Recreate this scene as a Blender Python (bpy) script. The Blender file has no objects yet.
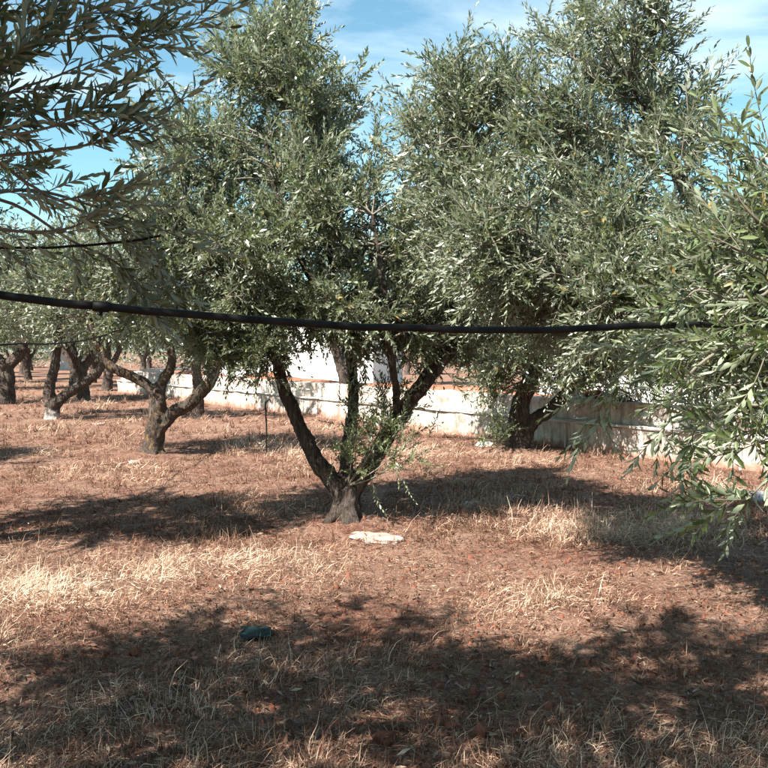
import bpy, math, random
import numpy as np
from mathutils import Vector, Matrix

# ------------------------------------------------------------------ camera, sky, sun, exposure
sc = bpy.context.scene
COL = sc.collection
FPX, CX, CY, HORIZON = 862.0, 384.0, 384.0, 350.0
CAM_H = 1.6
TILT = math.atan((CY - HORIZON) / FPX)
cam_d = bpy.data.cameras.new('camera'); cam = bpy.data.objects.new('camera', cam_d); COL.objects.link(cam)
cam_d.angle = 2 * math.atan(384.0 / FPX); cam_d.clip_start = 0.05; cam_d.clip_end = 4000
cam.location = (0, 0, CAM_H); cam.rotation_euler = (math.pi / 2 - TILT, 0, 0)
sc.camera = cam

SUN_EL, SUN_H = math.radians(48), Vector((-0.70, -0.714, 0))
w = bpy.data.worlds.new('World'); sc.world = w; w.use_nodes = True
nt = w.node_tree; nt.nodes.clear()
out = nt.nodes.new('ShaderNodeOutputWorld'); bg = nt.nodes.new('ShaderNodeBackground')
sky = nt.nodes.new('ShaderNodeTexSky'); sky.sky_type = 'NISHITA'; sky.sun_disc = False
sky.sun_elevation = SUN_EL; sky.sun_rotation = math.atan2(SUN_H.x, SUN_H.y)
sky.altitude = 100; sky.air_density = 1.0; sky.dust_density = 0.9; sky.ozone_density = 1.2
tc = nt.nodes.new('ShaderNodeTexCoord'); mp = nt.nodes.new('ShaderNodeMapping')
mp.inputs['Scale'].default_value = (1.3, 1.3, 5.0); mp.inputs['Rotation'].default_value = (0.1, 0.25, 0.4)
mp.inputs['Location'].default_value = (0.55, 0.2, 0.3)
cn = nt.nodes.new('ShaderNodeTexNoise'); cn.inputs['Scale'].default_value = 1.6; cn.inputs['Detail'].default_value = 7
cn.inputs['Roughness'].default_value = 0.55; cn.inputs['Distortion'].default_value = 0.6
cr = nt.nodes.new('ShaderNodeValToRGB'); cr.color_ramp.elements[0].position = 0.50; cr.color_ramp.elements[1].position = 0.86
cr.color_ramp.elements[0].color = (0, 0, 0, 1); cr.color_ramp.elements[1].color = (0.75, 0.75, 0.75, 1)
mx = nt.nodes.new('ShaderNodeMix'); mx.data_type = 'RGBA'
mx.inputs['B'].default_value = (9.0, 9.6, 10.2, 1)
tint = nt.nodes.new('ShaderNodeMix'); tint.data_type = 'RGBA'; tint.blend_type = 'MULTIPLY'; tint.inputs['Factor'].default_value = 1
tint.inputs['B'].default_value = (0.92, 1.24, 1.10, 1)
L = nt.links.new
L(tc.outputs['Generated'], mp.inputs['Vector']); L(mp.outputs['Vector'], cn.inputs['Vector'])
L(cn.outputs['Fac'], cr.inputs['Fac']); L(cr.outputs['Color'], mx.inputs['Factor'])
L(sky.outputs['Color'], tint.inputs['A']); L(tint.outputs['Result'], mx.inputs['A'])
L(mx.outputs['Result'], bg.inputs['Color']); L(bg.outputs['Background'], out.inputs['Surface'])
bg.inputs['Strength'].default_value = 0.058

sd = bpy.data.lights.new('sun', 'SUN'); sd.energy = 5.0; sd.angle = math.radians(0.53); sd.color = (1.0, 0.94, 0.86)
so = bpy.data.objects.new('sun', sd); COL.objects.link(so)
SUN_DIR = Vector((SUN_H.x * math.cos(SUN_EL), SUN_H.y * math.cos(SUN_EL), math.sin(SUN_EL))).normalized()
so.rotation_euler = SUN_DIR.to_track_quat('Z', 'Y').to_euler(); so.location = (-20, -20, 30)

sc.view_settings.view_transform = 'Standard'; sc.view_settings.look = 'None'
sc.view_settings.exposure = 1.75; sc.view_settings.gamma = 1; sc.view_settings.use_curve_mapping = False
sc.render.engine = 'CYCLES'; sc.cycles.max_bounces = 4; sc.cycles.diffuse_bounces = 2; sc.cycles.glossy_bounces = 2; sc.cycles.transmission_bounces = 3; sc.render.resolution_x = sc.render.resolution_y = 1024

# ------------------------------------------------------------------ helpers
rng = np.random.default_rng(7)
def P(px, py, depth):
    """the point at ground distance `depth` (world y) along the ray through a photo pixel"""
    x, y = (px - CX) / FPX, (CY - py) / FPX
    c, s = math.cos(TILT), math.sin(TILT)
    d = np.array([x, c + y * s, y * c - s])
    return np.array([0, 0, CAM_H]) + d * (depth / d[1])
def ground_at(px, py):
    """where a pixel's ray meets the ground"""
    x, y = (px - CX) / FPX, (CY - py) / FPX
    c, s = math.cos(TILT), math.sin(TILT)
    d = np.array([x, c + y * s, y * c - s]); k = -CAM_H / d[2]
    return np.array([d[0] * k, d[1] * k])
def hash2(i, j, seed):
    n = (i.astype(np.int64) * 374761393 + j.astype(np.int64) * 668265263 + seed * 974634541) & 0x7fffffff
    n = ((n ^ (n >> 13)) * 1274126177) & 0x7fffffff
    return ((n ^ (n >> 16)) & 0xffff) / 65535.0
def vnoise(x, y, seed=0):
    x = np.asarray(x, float); y = np.asarray(y, float)
    i, j = np.floor(x), np.floor(y); u, v = x - i, y - j
    u = u * u * (3 - 2 * u); v = v * v * (3 - 2 * v)
    return ((hash2(i, j, seed) * (1 - u) + hash2(i + 1, j, seed) * u) * (1 - v)
            + (hash2(i, j + 1, seed) * (1 - u) + hash2(i + 1, j + 1, seed) * u) * v)
def fbm(x, y, seed=0, o=4):
    return sum(vnoise(x * 2 ** k, y * 2 ** k, seed + k) * 0.5 ** k for k in range(o)) / sum(0.5 ** k for k in range(o))
def gz(x, y):
    x = np.asarray(x, float); y = np.asarray(y, float)
    return 0.10 * (fbm(x * 0.35 + 3, y * 0.35, 11, 3) - 0.5) + 0.07 * (fbm(x * 2.1, y * 2.1, 5, 3) - 0.5) + sum(.07 * np.exp(-((x - a) ** 2 + (y - b) ** 2) / .22) for a, b in ((-.36, 8.0), (-3.52, 13.1), (2.08, 13.5)))
def catmull(pts, n):
    pts = np.asarray(pts, float); q = np.vstack([2 * pts[0] - pts[1], pts, 2 * pts[-1] - pts[-2]])
    o = []
    for i in range(len(pts) - 1):
        a, b, c, d = q[i:i + 4]
        for t in np.linspace(0, 1, n, endpoint=False):
            o.append(0.5 * (2 * b + (c - a) * t + (2 * a - 5 * b + 4 * c - d) * t * t + (3 * b - a - 3 * c + d) * t ** 3))
    o.append(pts[-1]); return np.array(o)
def frames(pts):
    t = np.gradient(pts, axis=0); t /= np.linalg.norm(t, axis=1)[:, None] + 1e-9
    ref = np.array([0.31, 0.87, 0.38]) if abs(t[0][2]) > 0.7 else np.array([0, 0, 1.0])
    a = np.cross(t, ref); a /= np.linalg.norm(a, axis=1)[:, None] + 1e-9
    return t, a, np.cross(t, a)
def tube(pts, radii, sides, knob=0.0, seed=0):
    """closed tube along pts -> verts, quads, end tris"""
    pts = np.asarray(pts, float); radii = np.broadcast_to(np.asarray(radii, float), (len(pts),))
    t, a, b = frames(pts); th = np.linspace(0, 2 * math.pi, sides, endpoint=False)
    r = radii[:, None] * np.ones(sides)
    if knob:
        k = np.arange(len(pts))[:, None]
        r = r * (1 + knob * (vnoise(k * 0.55 + seed * 7, np.cos(th)[None] * 1.6 + np.sin(th)[None] * 0.9 + 5, seed) * 2 - 1)
                 + 0.5 * knob * np.sin(3 * th[None] + k * 0.25 + seed))
    V = pts[:, None] + r[:, :, None] * (np.cos(th)[None, :, None] * a[:, None] + np.sin(th)[None, :, None] * b[:, None])
    V = V.reshape(-1, 3); n = len(pts); Q = []
    for i in range(n - 1):
        for j in range(sides):
            k = (j + 1) % sides
            Q.append((i * sides + j, i * sides + k, (i + 1) * sides + k, (i + 1) * sides + j))
    caps = [tuple(reversed(range(sides))), tuple((n - 1) * sides + j for j in range(sides))]
    return V, Q, caps
class MB:
    def __init__(s): s.v, s.f, s.n = [], [], 0
    def add(s, V, F):
        s.v.append(np.asarray(V, float)); s.f += [tuple(i + s.n for i in f) for f in F]; s.n += len(V)
    def tube(s, pts, r, sides=8, knob=0, seed=0):
        V, Q, C = tube(pts, r, sides, knob, seed); s.add(V, Q + C)
    def box(s, lo, hi):
        x0, y0, z0 = lo; x1, y1, z1 = hi
        s.add([(x0, y0, z0), (x1, y0, z0), (x1, y1, z0), (x0, y1, z0), (x0, y0, z1), (x1, y0, z1), (x1, y1, z1), (x0, y1, z1)],
              [(3, 2, 1, 0), (4, 5, 6, 7), (0, 1, 5, 4), (1, 2, 6, 5), (2, 3, 7, 6), (3, 0, 4, 7)])
    def build(s, name, mat, parent=None, origin=(0, 0, 0), smooth=False):
        me = bpy.data.meshes.new(name); me.from_pydata((np.vstack(s.v) - np.asarray(origin)).tolist(), [], s.f)
        me.materials.append(mat)
        if smooth: me.polygons.foreach_set('use_smooth', [True] * len(me.polygons))
        me.update(); return link(name, me, parent)
def link(name, data, parent=None):
    o = bpy.data.objects.new(name, data); COL.objects.link(o)
    if parent: o.parent = parent
    return o
def mesh_quads(name, V, F, mats, midx=None, tint=None, smooth=False):
    me = bpy.data.meshes.new(name); nf = len(F)
    me.vertices.add(len(V)); me.vertices.foreach_set('co', np.ascontiguousarray(V, np.float32).ravel())
    me.loops.add(nf * 4); me.loops.foreach_set('vertex_index', np.ascontiguousarray(F, np.int32).ravel())
    me.polygons.add(nf); me.polygons.foreach_set('loop_start', np.arange(0, nf * 4, 4, dtype=np.int32))
    try: me.polygons.foreach_set('loop_total', np.full(nf, 4, np.int32))
    except Exception: pass
    for m in mats: me.materials.append(m)
    if midx is not None: me.polygons.foreach_set('material_index', np.ascontiguousarray(midx, np.int32))
    if smooth: me.polygons.foreach_set('use_smooth', np.ones(nf, bool))
    if tint is not None:
        at = me.attributes.new('tint', 'FLOAT', 'FACE'); at.data.foreach_set('value', np.ascontiguousarray(tint, np.float32))
    me.update(calc_edges=True); return me
def tag(o, label=None, cat=None, group=None, kind=None):
    for k, v in (('label', label), ('category', cat), ('group', group), ('kind', kind)):
        if v: o[k] = v
    return o
def empty(name, loc):
    o = bpy.data.objects.new(name, None); COL.objects.link(o); o.location = loc; o.empty_display_size = 0.3; return o

# ------------------------------------------------------------------ materials
def new_mat(name):
    m = bpy.data.materials.new(name); m.use_nodes = True; n = m.node_tree; n.nodes.clear()
    o = n.nodes.new('ShaderNodeOutputMaterial'); b = n.nodes.new('ShaderNodeBsdfPrincipled')
    n.links.new(b.outputs[0], o.inputs['Surface']); return m, n, b, o
def ramp(n, stops, interp='LINEAR'):
    r = n.nodes.new('ShaderNodeValToRGB'); r.color_ramp.interpolation = interp; e = r.color_ramp.elements
    while len(e) > 1: e.remove(e[-1])
    e[0].position = stops[0][0]; e[0].color = (*stops[0][1], 1)
    for p, c in stops[1:]:
        x = e.new(p); x.color = (*c, 1)
    return r
def noise(n, scale, detail=5, rough=0.6, coord=None, dist=0.0):
    t = n.nodes.new('ShaderNodeTexNoise'); t.inputs['Scale'].default_value = scale; t.inputs['Detail'].default_value = detail
    t.inputs['Roughness'].default_value = rough; t.inputs['Distortion'].default_value = dist
    if coord: n.links.new(coord, t.inputs['Vector'])
    return t
def mixc(n, a, b, fac, mode='MIX'):
    m = n.nodes.new('ShaderNodeMix'); m.data_type = 'RGBA'; m.blend_type = mode
    for s, v in (('A', a), ('B', b), ('Factor', fac)):
        if isinstance(v, (int, float)): m.inputs[s].default_value = v
        elif isinstance(v, tuple): m.inputs[s].default_value = (*v, 1)
        else: n.links.new(v, m.inputs[s])
    return m.outputs['Result']
def bump(n, b, h, strength, dist):
    u = n.nodes.new('ShaderNodeBump'); u.inputs['Strength'].default_value = strength; u.inputs['Distance'].default_value = dist
    n.links.new(h, u.inputs['Height']); n.links.new(u.outputs[0], b.inputs['Normal'])
def leaf_material(name, top_stops, under, trans=0.28, spec=0.7):
    m, n, b, o = new_mat(name)
    at = n.nodes.new('ShaderNodeAttribute'); at.attribute_name = 'tint'
    r = ramp(n, top_stops); n.links.new(at.outputs['Fac'], r.inputs['Fac'])
    geo = n.nodes.new('ShaderNodeNewGeometry')
    un = mixc(n, r.outputs['Color'], under, 0.72)
    col = mixc(n, r.outputs['Color'], un, geo.outputs['Backfacing'])
    n.links.new(col, b.inputs['Base Color']); b.inputs['Roughness'].default_value = 0.38
    b.inputs['Specular IOR Level'].default_value = spec
    tr = n.nodes.new('ShaderNodeBsdfTranslucent')
    n.links.new(mixc(n, col, (0.30, 0.36, 0.06), 0.35), tr.inputs['Color'])
    ms = n.nodes.new('ShaderNodeMixShader'); ms.inputs[0].default_value = trans
    n.links.new(b.outputs[0], ms.inputs[1]); n.links.new(tr.outputs[0], ms.inputs[2]); n.links.new(ms.outputs[0], o.inputs['Surface'])
    return m
OLIVE = [(0.0, (0.028, 0.042, 0.020)), (0.35, (0.062, 0.085, 0.042)), (0.7, (0.112, 0.138, 0.072)), (0.98, (0.165, 0.188, 0.105)),
         (0.99, (0.30, 0.23, 0.07)), (1.0, (0.27, 0.17, 0.06))]
M_LEAF = leaf_material('olive_leaf', OLIVE, (0.34, 0.375, 0.295), 0.26)
M_FRESH = leaf_material('fresh_olive_leaf', [(0, (0.045, 0.075, 0.025)), (.5, (.095, .135, .048)), (1, (.16, .20, .085))], (0.32, 0.37, 0.26), 0.28)
M_SUCKER = leaf_material('young_shoot_leaf', [(0, (0.055, 0.08, 0.03)), (1, (0.16, 0.19, 0.085))], (0.32, 0.35, 0.26), 0.24)
def bark_material(name, lichen=0.0, limewash=False):
    m, n, b, o = new_mat(name)
    tcn = n.nodes.new('ShaderNodeTexCoord'); mpn = n.nodes.new('ShaderNodeMapping'); mpn.inputs['Scale'].default_value = (1, 1, 0.16)
    n.links.new(tcn.outputs['Object'], mpn.inputs['Vector'])
    a = noise(n, 30, 8, 0.7, mpn.outputs[0], 1.2); c = noise(n, 5, 4, 0.6, tcn.outputs['Object'])
    r = ramp(n, [(0.36, (0.022, 0.016, 0.014)), (0.5, (0.078, 0.058, 0.048)), (0.68, (0.19, 0.155, 0.13))]); n.links.new(a.outputs['Fac'], r.inputs['Fac'])
    cf_ = ramp(n, [(0.45, (0, 0, 0)), (0.75, (0.55, 0.55, 0.55))]); n.links.new(c.outputs['Fac'], cf_.inputs['Fac'])
    col = mixc(n, r.outputs['Color'], (0.15, 0.13, 0.11), cf_.outputs['Color'])
    if lichen:
        l = noise(n, 9, 6, 0.7, tcn.outputs['Object'], 1.2)
        lr = ramp(n, [(0.62 - lichen * 0.2, (0, 0, 0)), (0.68 - lichen * 0.16, (0.85, 0.85, 0.85))]); n.links.new(l.outputs['Fac'], lr.inputs['Fac'])
        col = mixc(n, col, (0.26, 0.16, 0.05), lr.outputs['Color'])
    if limewash:
        sep = n.nodes.new('ShaderNodeSeparateXYZ'); n.links.new(tcn.outputs['Object'], sep.inputs[0])
        l = noise(n, 7, 5, 0.7, tcn.outputs['Object'])
        ad = n.nodes.new('ShaderNodeMath'); ad.operation = 'MULTIPLY_ADD'; ad.inputs[1].default_value = -1.1; n.links.new(sep.outputs[2], ad.inputs[0]); n.links.new(l.outputs['Fac'], ad.inputs[2])
        lr = ramp(n, [(0.26, (0, 0, 0)), (0.42, (0.8, 0.8, 0.8))]); n.links.new(ad.outputs[0], lr.inputs['Fac'])
        col = mixc(n, col, (0.60, 0.57, 0.53), lr.outputs['Color'])
    n.links.new(col, b.inputs['Base Color']); b.inputs['Roughness'].default_value = 0.92; b.inputs['Specular IOR Level'].default_value = 0.15
    bump(n, b, a.outputs['Fac'], 1.0, 0.06); return m
M_BARK = bark_material('olive_bark'); M_BARK_L = bark_material('olive_bark_with_lichen', 0.38); M_BARK_W = bark_material('limewashed_olive_bark', 0.1, True)
m, n, b, o = new_mat('twig_bark'); b.inputs['Base Color'].default_value = (0.14, 0.125, 0.095, 1); b.inputs['Roughness'].default_value = 0.8; M_TWIG = m

def ground_material():
    m, n, b, o = new_mat('red_soil_with_straw')
    tcn = n.nodes.new('ShaderNodeTexCoord'); v = tcn.outputs['Object']
    a = noise(n, 1.1, 6, 0.62, v, 0.4); c = noise(n, 9, 8, 0.72, v, 0.5); d = noise(n, 46, 6, 0.7, v, 1.5); e = noise(n, 0.25, 4, 0.55, v)
    soil = ramp(n, [(0.3, (0.050, 0.016, 0.010)), (0.55, (0.135, 0.046, 0.029)), (0.75, (0.25, 0.098, 0.060))]); n.links.new(c.outputs['Fac'], soil.inputs['Fac'])
    straw = ramp(n, [(0.32, (0.08, 0.038, 0.028)), (0.5, (0.24, 0.148, 0.106)), (0.68, (0.50, 0.365, 0.275))]); n.links.new(d.outputs['Fac'], straw.inputs['Fac'])
    fr = ramp(n, [(0.36, (0.18, 0.18, 0.18)), (0.56, (0.9, 0.9, 0.9))])
    mixn = n.nodes.new('ShaderNodeMath'); mixn.operation = 'MULTIPLY_ADD'; mixn.inputs[1].default_value = 0.5
    n.links.new(c.outputs['Fac'], mixn.inputs[0]); h = n.nodes.new('ShaderNodeMath'); h.operation = 'MULTIPLY'; h.inputs[1].default_value = 0.5
    n.links.new(a.outputs['Fac'], h.inputs[0]); n.links.new(h.outputs[0], mixn.inputs[2]); n.links.new(mixn.outputs[0], fr.inputs['Fac'])
    col = mixc(n, soil.outputs['Color'], straw.outputs['Color'], fr.outputs['Color'])
    n.links.new(col, b.inputs['Base Color']); b.inputs['Roughness'].default_value = 0.95; b.inputs['Specular IOR Level'].default_value = 0.1
    bump(n, b, d.outputs['Fac'], 0.8, 0.03); return m
M_GROUND = ground_material()
def grass_material():
    m, n, b, o = new_mat('dry_grass')
    at = n.nodes.new('ShaderNodeAttribute'); at.attribute_name = 'tint'
    r = ramp(n, [(0, (0.05, 0.020, 0.014)), (0.35, (0.125, 0.057, 0.038)), (0.65, (0.28, 0.16, 0.108)), (0.9, (0.52, 0.365, 0.265)), (1, (0.68, 0.54, 0.41))])
    n.links.new(at.outputs['Fac'], r.inputs['Fac']); n.links.new(r.outputs['Color'], b.inputs['Base Color'])
    b.inputs['Roughness'].default_value = 0.7; b.inputs['Specular IOR Level'].default_value = 0.1
    tr = n.nodes.new('ShaderNodeBsdfTranslucent'); n.links.new(r.outputs['Color'], tr.inputs['Color'])
    ms = n.nodes.new('ShaderNodeMixShader'); ms.inputs[0].default_value = 0.25
    n.links.new(b.outputs[0], ms.inputs[1]); n.links.new(tr.outputs[0], ms.inputs[2]); n.links.new(ms.outputs[0], o.inputs['Surface'])
    return m
M_GRASS = grass_material()
def mottled(name, c0, c1, scale, rough=0.9, bumps=0.5, bd=0.01, streak=None, splash=False):
    m, n, b, o = new_mat(name); tcn = n.nodes.new('ShaderNodeTexCoord')
    a = noise(n, scale, 7, 0.65, tcn.outputs['Object'], 0.3); r = ramp(n, [(0.3, c0), (0.7, c1)]); n.links.new(a.outputs['Fac'], r.inputs['Fac'])
    col = r.outputs['Color']
    if streak:
        mpn = n.nodes.new('ShaderNodeMapping'); mpn.inputs['Scale'].default_value = (3.5, 3.5, 0.35); n.links.new(tcn.outputs['Object'], mpn.inputs['Vector'])
        s = noise(n, 2.0, 6, 0.7, mpn.outputs[0], 0.2); sr = ramp(n, [(0.46, (0, 0, 0)), (0.66, (0.8, 0.8, 0.8))]); n.links.new(s.outputs['Fac'], sr.inputs['Fac'])
        col = mixc(n, col, streak, sr.outputs['Color'])
    if splash:   # red soil thrown up against the foot of the wall by rain
        sep = n.nodes.new('ShaderNodeSeparateXYZ'); n.links.new(tcn.outputs['Object'], sep.inputs[0]); f = noise(n, 4, 6, 0.7, tcn.outputs['Object'])
        ad = n.nodes.new('ShaderNodeMath'); ad.operation = 'MULTIPLY_ADD'; ad.inputs[1].default_value = -1.6; n.links.new(sep.outputs[2], ad.inputs[0]); n.links.new(f.outputs['Fac'], ad.inputs[2])
        fr = ramp(n, [(0.22, (0, 0, 0)), (0.45, (0.8, 0.8, 0.8))]); n.links.new(ad.outputs[0], fr.inputs['Fac']); col = mixc(n, col, (0.26, 0.12, 0.075), fr.outputs['Color'])
    n.links.new(col, b.inputs['Base Color']); b.inputs['Roughness'].default_value = rough; b.inputs['Specular IOR Level'].default_value = 0.2
    bump(n, b, a.outputs['Fac'], bumps, bd); return m
M_WALL = mottled('weathered_white_render', (0.36, 0.30, 0.255), (0.60, 0.545, 0.49), 5, 0.9, 0.9, 0.03, (0.14, 0.105, 0.085), splash=True)
M_WHITE = mottled('white_limewash', (0.70, 0.68, 0.65), (0.82, 0.81, 0.79), 3, 0.9, 0.3, 0.01)
M_COPING = mottled('grey_coping', (0.42, 0.39, 0.36), (0.64, 0.60, 0.56), 8)
M_STONE = mottled('pale_limestone', (0.50, 0.45, 0.41), (0.76, 0.72, 0.68), 9, 0.9, 0.8, 0.02)
M_ROCK = mottled('dusty_limestone', (0.20, 0.105, 0.075), (0.52, 0.43, 0.38), 8, 0.95, 0.9, 0.03)
M_GREY = mottled('grey_stone', (0.28, 0.28, 0.30), (0.42, 0.42, 0.45), 9, 0.9, 0.8, 0.02)
M_CLOD = mottled('red_soil_clod', (0.10, 0.036, 0.022), (0.22, 0.085, 0.05), 14, 0.95, 0.9, 0.02)
M_EARTH = mottled('red_earth', (0.17, 0.07, 0.042), (0.34, 0.15, 0.09), 3, 0.95, 0.9, 0.05)
M_DARK = mottled('dark_opening', (0.015, 0.014, 0.014), (0.03, 0.028, 0.026), 3)
M_TEAL = mottled('teal_plastic', (0.005, 0.016, 0.017), (0.014, 0.034, 0.034), 9, 0.75, 0.2)
m, n, b, o = new_mat('black_polyethylene'); b.inputs['Roughness'].default_value = 0.6; b.inputs['Specular IOR Level'].default_value = 0.15; M_HOSE = m
tcn = n.nodes.new('ShaderNodeTexCoord'); a = noise(n, 14, 5, 0.6, tcn.outputs['Object']); r = ramp(n, [(0.4, (0.006, 0.006, 0.007)), (0.75, (0.02, 0.019, 0.018))])
n.links.new(a.outputs['Fac'], r.inputs['Fac']); n.links.new(r.outputs['Color'], b.inputs['Base Color'])
M_PAPER = mottled('bleached_leaf', (0.6, 0.55, 0.48), (0.75, 0.70, 0.62), 20)

# ------------------------------------------------------------------ ground
def axis(lo, hi, fine, far):
    a = list(np.arange(lo, hi, fine)); s, x = fine, hi
    while x < far: s *= 1.16; x += s; a.append(x)
    s, x = fine, lo; front = []
    while x > -far: s *= 1.16; x -= s; front.append(x)
    return np.array(front[::-1] + a)
gx, gy = axis(-7, 7, 0.1, 900), axis(1.5, 15, 0.1, 900)
GX, GY = np.meshgrid(gx, gy)
fade = np.clip(1.2 - np.hypot(GX, GY - 8) / 60, 0, 1)
fine_relief = 0.018 * (fbm(GX * 9, GY * 9, 31, 2) - 0.5) * np.clip(1.5 - np.hypot(GX, GY - 7) / 12, 0, 1)
V = np.stack([GX, GY, gz(GX, GY) * fade + fine_relief], -1).reshape(-1, 3)
nx = len(gx); ii, jj = np.meshgrid(np.arange(nx - 1), np.arange(len(gy) - 1)); k = (jj * nx + ii).ravel()
gm = mesh_quads('ground', V, np.stack([k, k + 1, k + nx + 1, k + nx], 1), [M_GROUND], smooth=True)
tag(link('ground', gm), 'red soil of the olive grove strewn with dry straw', 'ground', kind='structure')

# ------------------------------------------------------------------ olive foliage
def leaf_frame_list(nodes, Ls, leaf_len, r, bend):
    """one sprig along +z: stem points and leaf frames (origin, along, normal, length, tint)"""
    zs = np.linspace(0, 1, 6); ang = r.uniform(0, 6.28)
    bx, by = bend * math.cos(ang), bend * math.sin(ang)
    stem = np.stack([bx * zs ** 2 * Ls, by * zs ** 2 * Ls, zs * Ls], 1); leaves = []
    base_phi = r.uniform(0, 6.28)
    for i in range(nodes):
        t = 0.10 + 0.88 * (i + r.uniform(-.2, .2)) / nodes
        o = np.array([bx * t * t * Ls, by * t * t * Ls, t * Ls]); ax = np.array([2 * bx * t, 2 * by * t, 1.0]); ax /= np.linalg.norm(ax)
        for s in (0, 1):
            if r.random() < 0.10: continue
            phi = base_phi + (i % 2) * math.pi / 2 + s * math.pi + r.normal(0, .3)
            rad = np.array([math.cos(phi), math.sin(phi), 0]); rad -= ax * rad.dot(ax); rad /= np.linalg.norm(rad)
            el = math.radians(r.uniform(22, 70)) * (1 - 0.35 * t)
            l = math.cos(el) * ax + math.sin(el) * rad; nn = math.sin(el) * ax - math.cos(el) * rad
            side = np.cross(nn, l); tw = r.normal(0, .35); nn = nn * math.cos(tw) + side * math.sin(tw)
            leaves.append((o, l, nn, leaf_len * r.uniform(.7, 1.15) * (1 - .35 * t * t), r.random()))
    ax = stem[-1] - stem[-2]; ax /= np.linalg.norm(ax)
    for s in (0, 1):
        phi = r.uniform(0, 6.28); rad = np.array([math.cos(phi), math.sin(phi), 0])
        l = ax + 0.3 * rad; l /= np.linalg.norm(l); nn = np.cross(l, np.cross(rad, l)); nn /= np.linalg.norm(nn)
        leaves.append((stem[-1], l, -nn, leaf_len * .65, r.random()))
    return stem, leaves
LEAF6 = np.array([(0, 0, 0), (.32, -.115, .03), (.70, -.110, .0), (1, 0, -.06), (.70, .110, .0), (.32, .115, .03)])
LEAF6[0, 2] = -0.0
def leaf_geo(fr, detail, wide=1.0):
    o, l, nn, ln, tn = fr; side = np.cross(nn, l)
    if detail: T, F = LEAF6, [(0, 1, 2, 3), (0, 3, 4, 5)]
    else: T, F = np.array([(0, 0, -.01), (.42, -.15, .03), (1, 0, -.07), (.55, .15, .03)]), [(0, 1, 2, 3)]
    return o + ln * (T[:, :1] * l + wide * T[:, 1:2] * side + T[:, 2:] * nn), F
def sprig_template(nodes, Ls, leaf_len, detail, seed, wide=1.0, bend=.25):
    r = np.random.default_rng(seed); stem, leaves = leaf_frame_list(nodes, Ls, leaf_len, r, bend * r.uniform(.2, 1.3))
    Vs, Fs, Ms, Ts, n = [], [], [], [], 0
    sv, sq, _ = tube(stem[::2] if not detail else stem[[0, 2, 3, 5]], np.linspace(.0022, .001, 3 if not detail else 4) * (1 if detail else 1.6), 3)
    Vs.append(sv); Fs += sq; Ms += [1] * len(sq); Ts += [0.5] * len(sq); n += len(sv)
    for fr in leaves:
        v, f = leaf_geo(fr, detail, wide); Vs.append(v); Fs += [tuple(i + n for i in q) for q in f]
        Ms += [0] * len(f); Ts += [fr[4]] * len(f); n += len(v)
    return np.vstack(Vs), np.array(Fs), np.array(Ms), np.array(Ts)
T_NEAR = [sprig_template(12, .30, .066, True, 100 + i, 1.0) for i in range(10)]
T_NEARQ = [sprig_template(12, .30, .066, False, 150 + i, .92) for i in range(10)]
T_MID = [sprig_template(12, .33, .070, False, 200 + i, 1.05) for i in range(10)]
T_FAR = [sprig_template(8, .40, .10, False, 300 + i, 1.1) for i in range(8)]
T_DIST = [sprig_template(6, .60, .17, False, 400 + i, 1.2) for i in range(8)]
def rot_to(dirs, r):
    d = dirs / (np.linalg.norm(dirs, axis=1)[:, None] + 1e-9); ref = np.where(np.abs(d[:, 2:]) > .9, [[1., 0, 0]], [[0, 0, 1.]])
    a = np.cross(ref, d); a /= np.linalg.norm(a, axis=1)[:, None]; b = np.cross(d, a)
    th = r.uniform(0, 6.28, len(d))[:, None]
    a2 = a * np.cos(th) + b * np.sin(th); b2 = np.cross(d, a2)
    return np.stack([a2, b2, d], -1)
def scatter(templates, pos, dirs, scale, r, tone=0.0):
    R = rot_to(dirs, r); pick = r.integers(0, len(templates), len(pos)); Vs, Fs, Ms, Ts, n = [], [], [], [], 0
    for k, (tv, tf, tm, tt) in enumerate(templates):
        ix = np.where(pick == k)[0]
        if not len(ix): continue
        v = np.einsum('mij,nj->mni', R[ix] * scale[ix, None, None], tv) + pos[ix][:, None]
        f = tf[None] + (np.arange(len(ix)) * len(tv))[:, None, None] + n
        Vs.append(v.reshape(-1, 3)); Fs.append(f.reshape(-1, 4)); Ms.append(np.tile(tm, len(ix)))
        sp = r.uniform(-.16, .16, len(ix)) + tone
        t = np.where(tt[None] > .985, tt[None], np.clip(tt[None] + sp[:, None], 0, .95)); Ts.append(t.ravel()); n += v.shape[0] * v.shape[1]
    return np.vstack(Vs), np.vstack(Fs), np.concatenate(Ms), np.concatenate(Ts)
def unit(v): return v / (np.linalg.norm(v, axis=-1, keepdims=True) + 1e-9)
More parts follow.
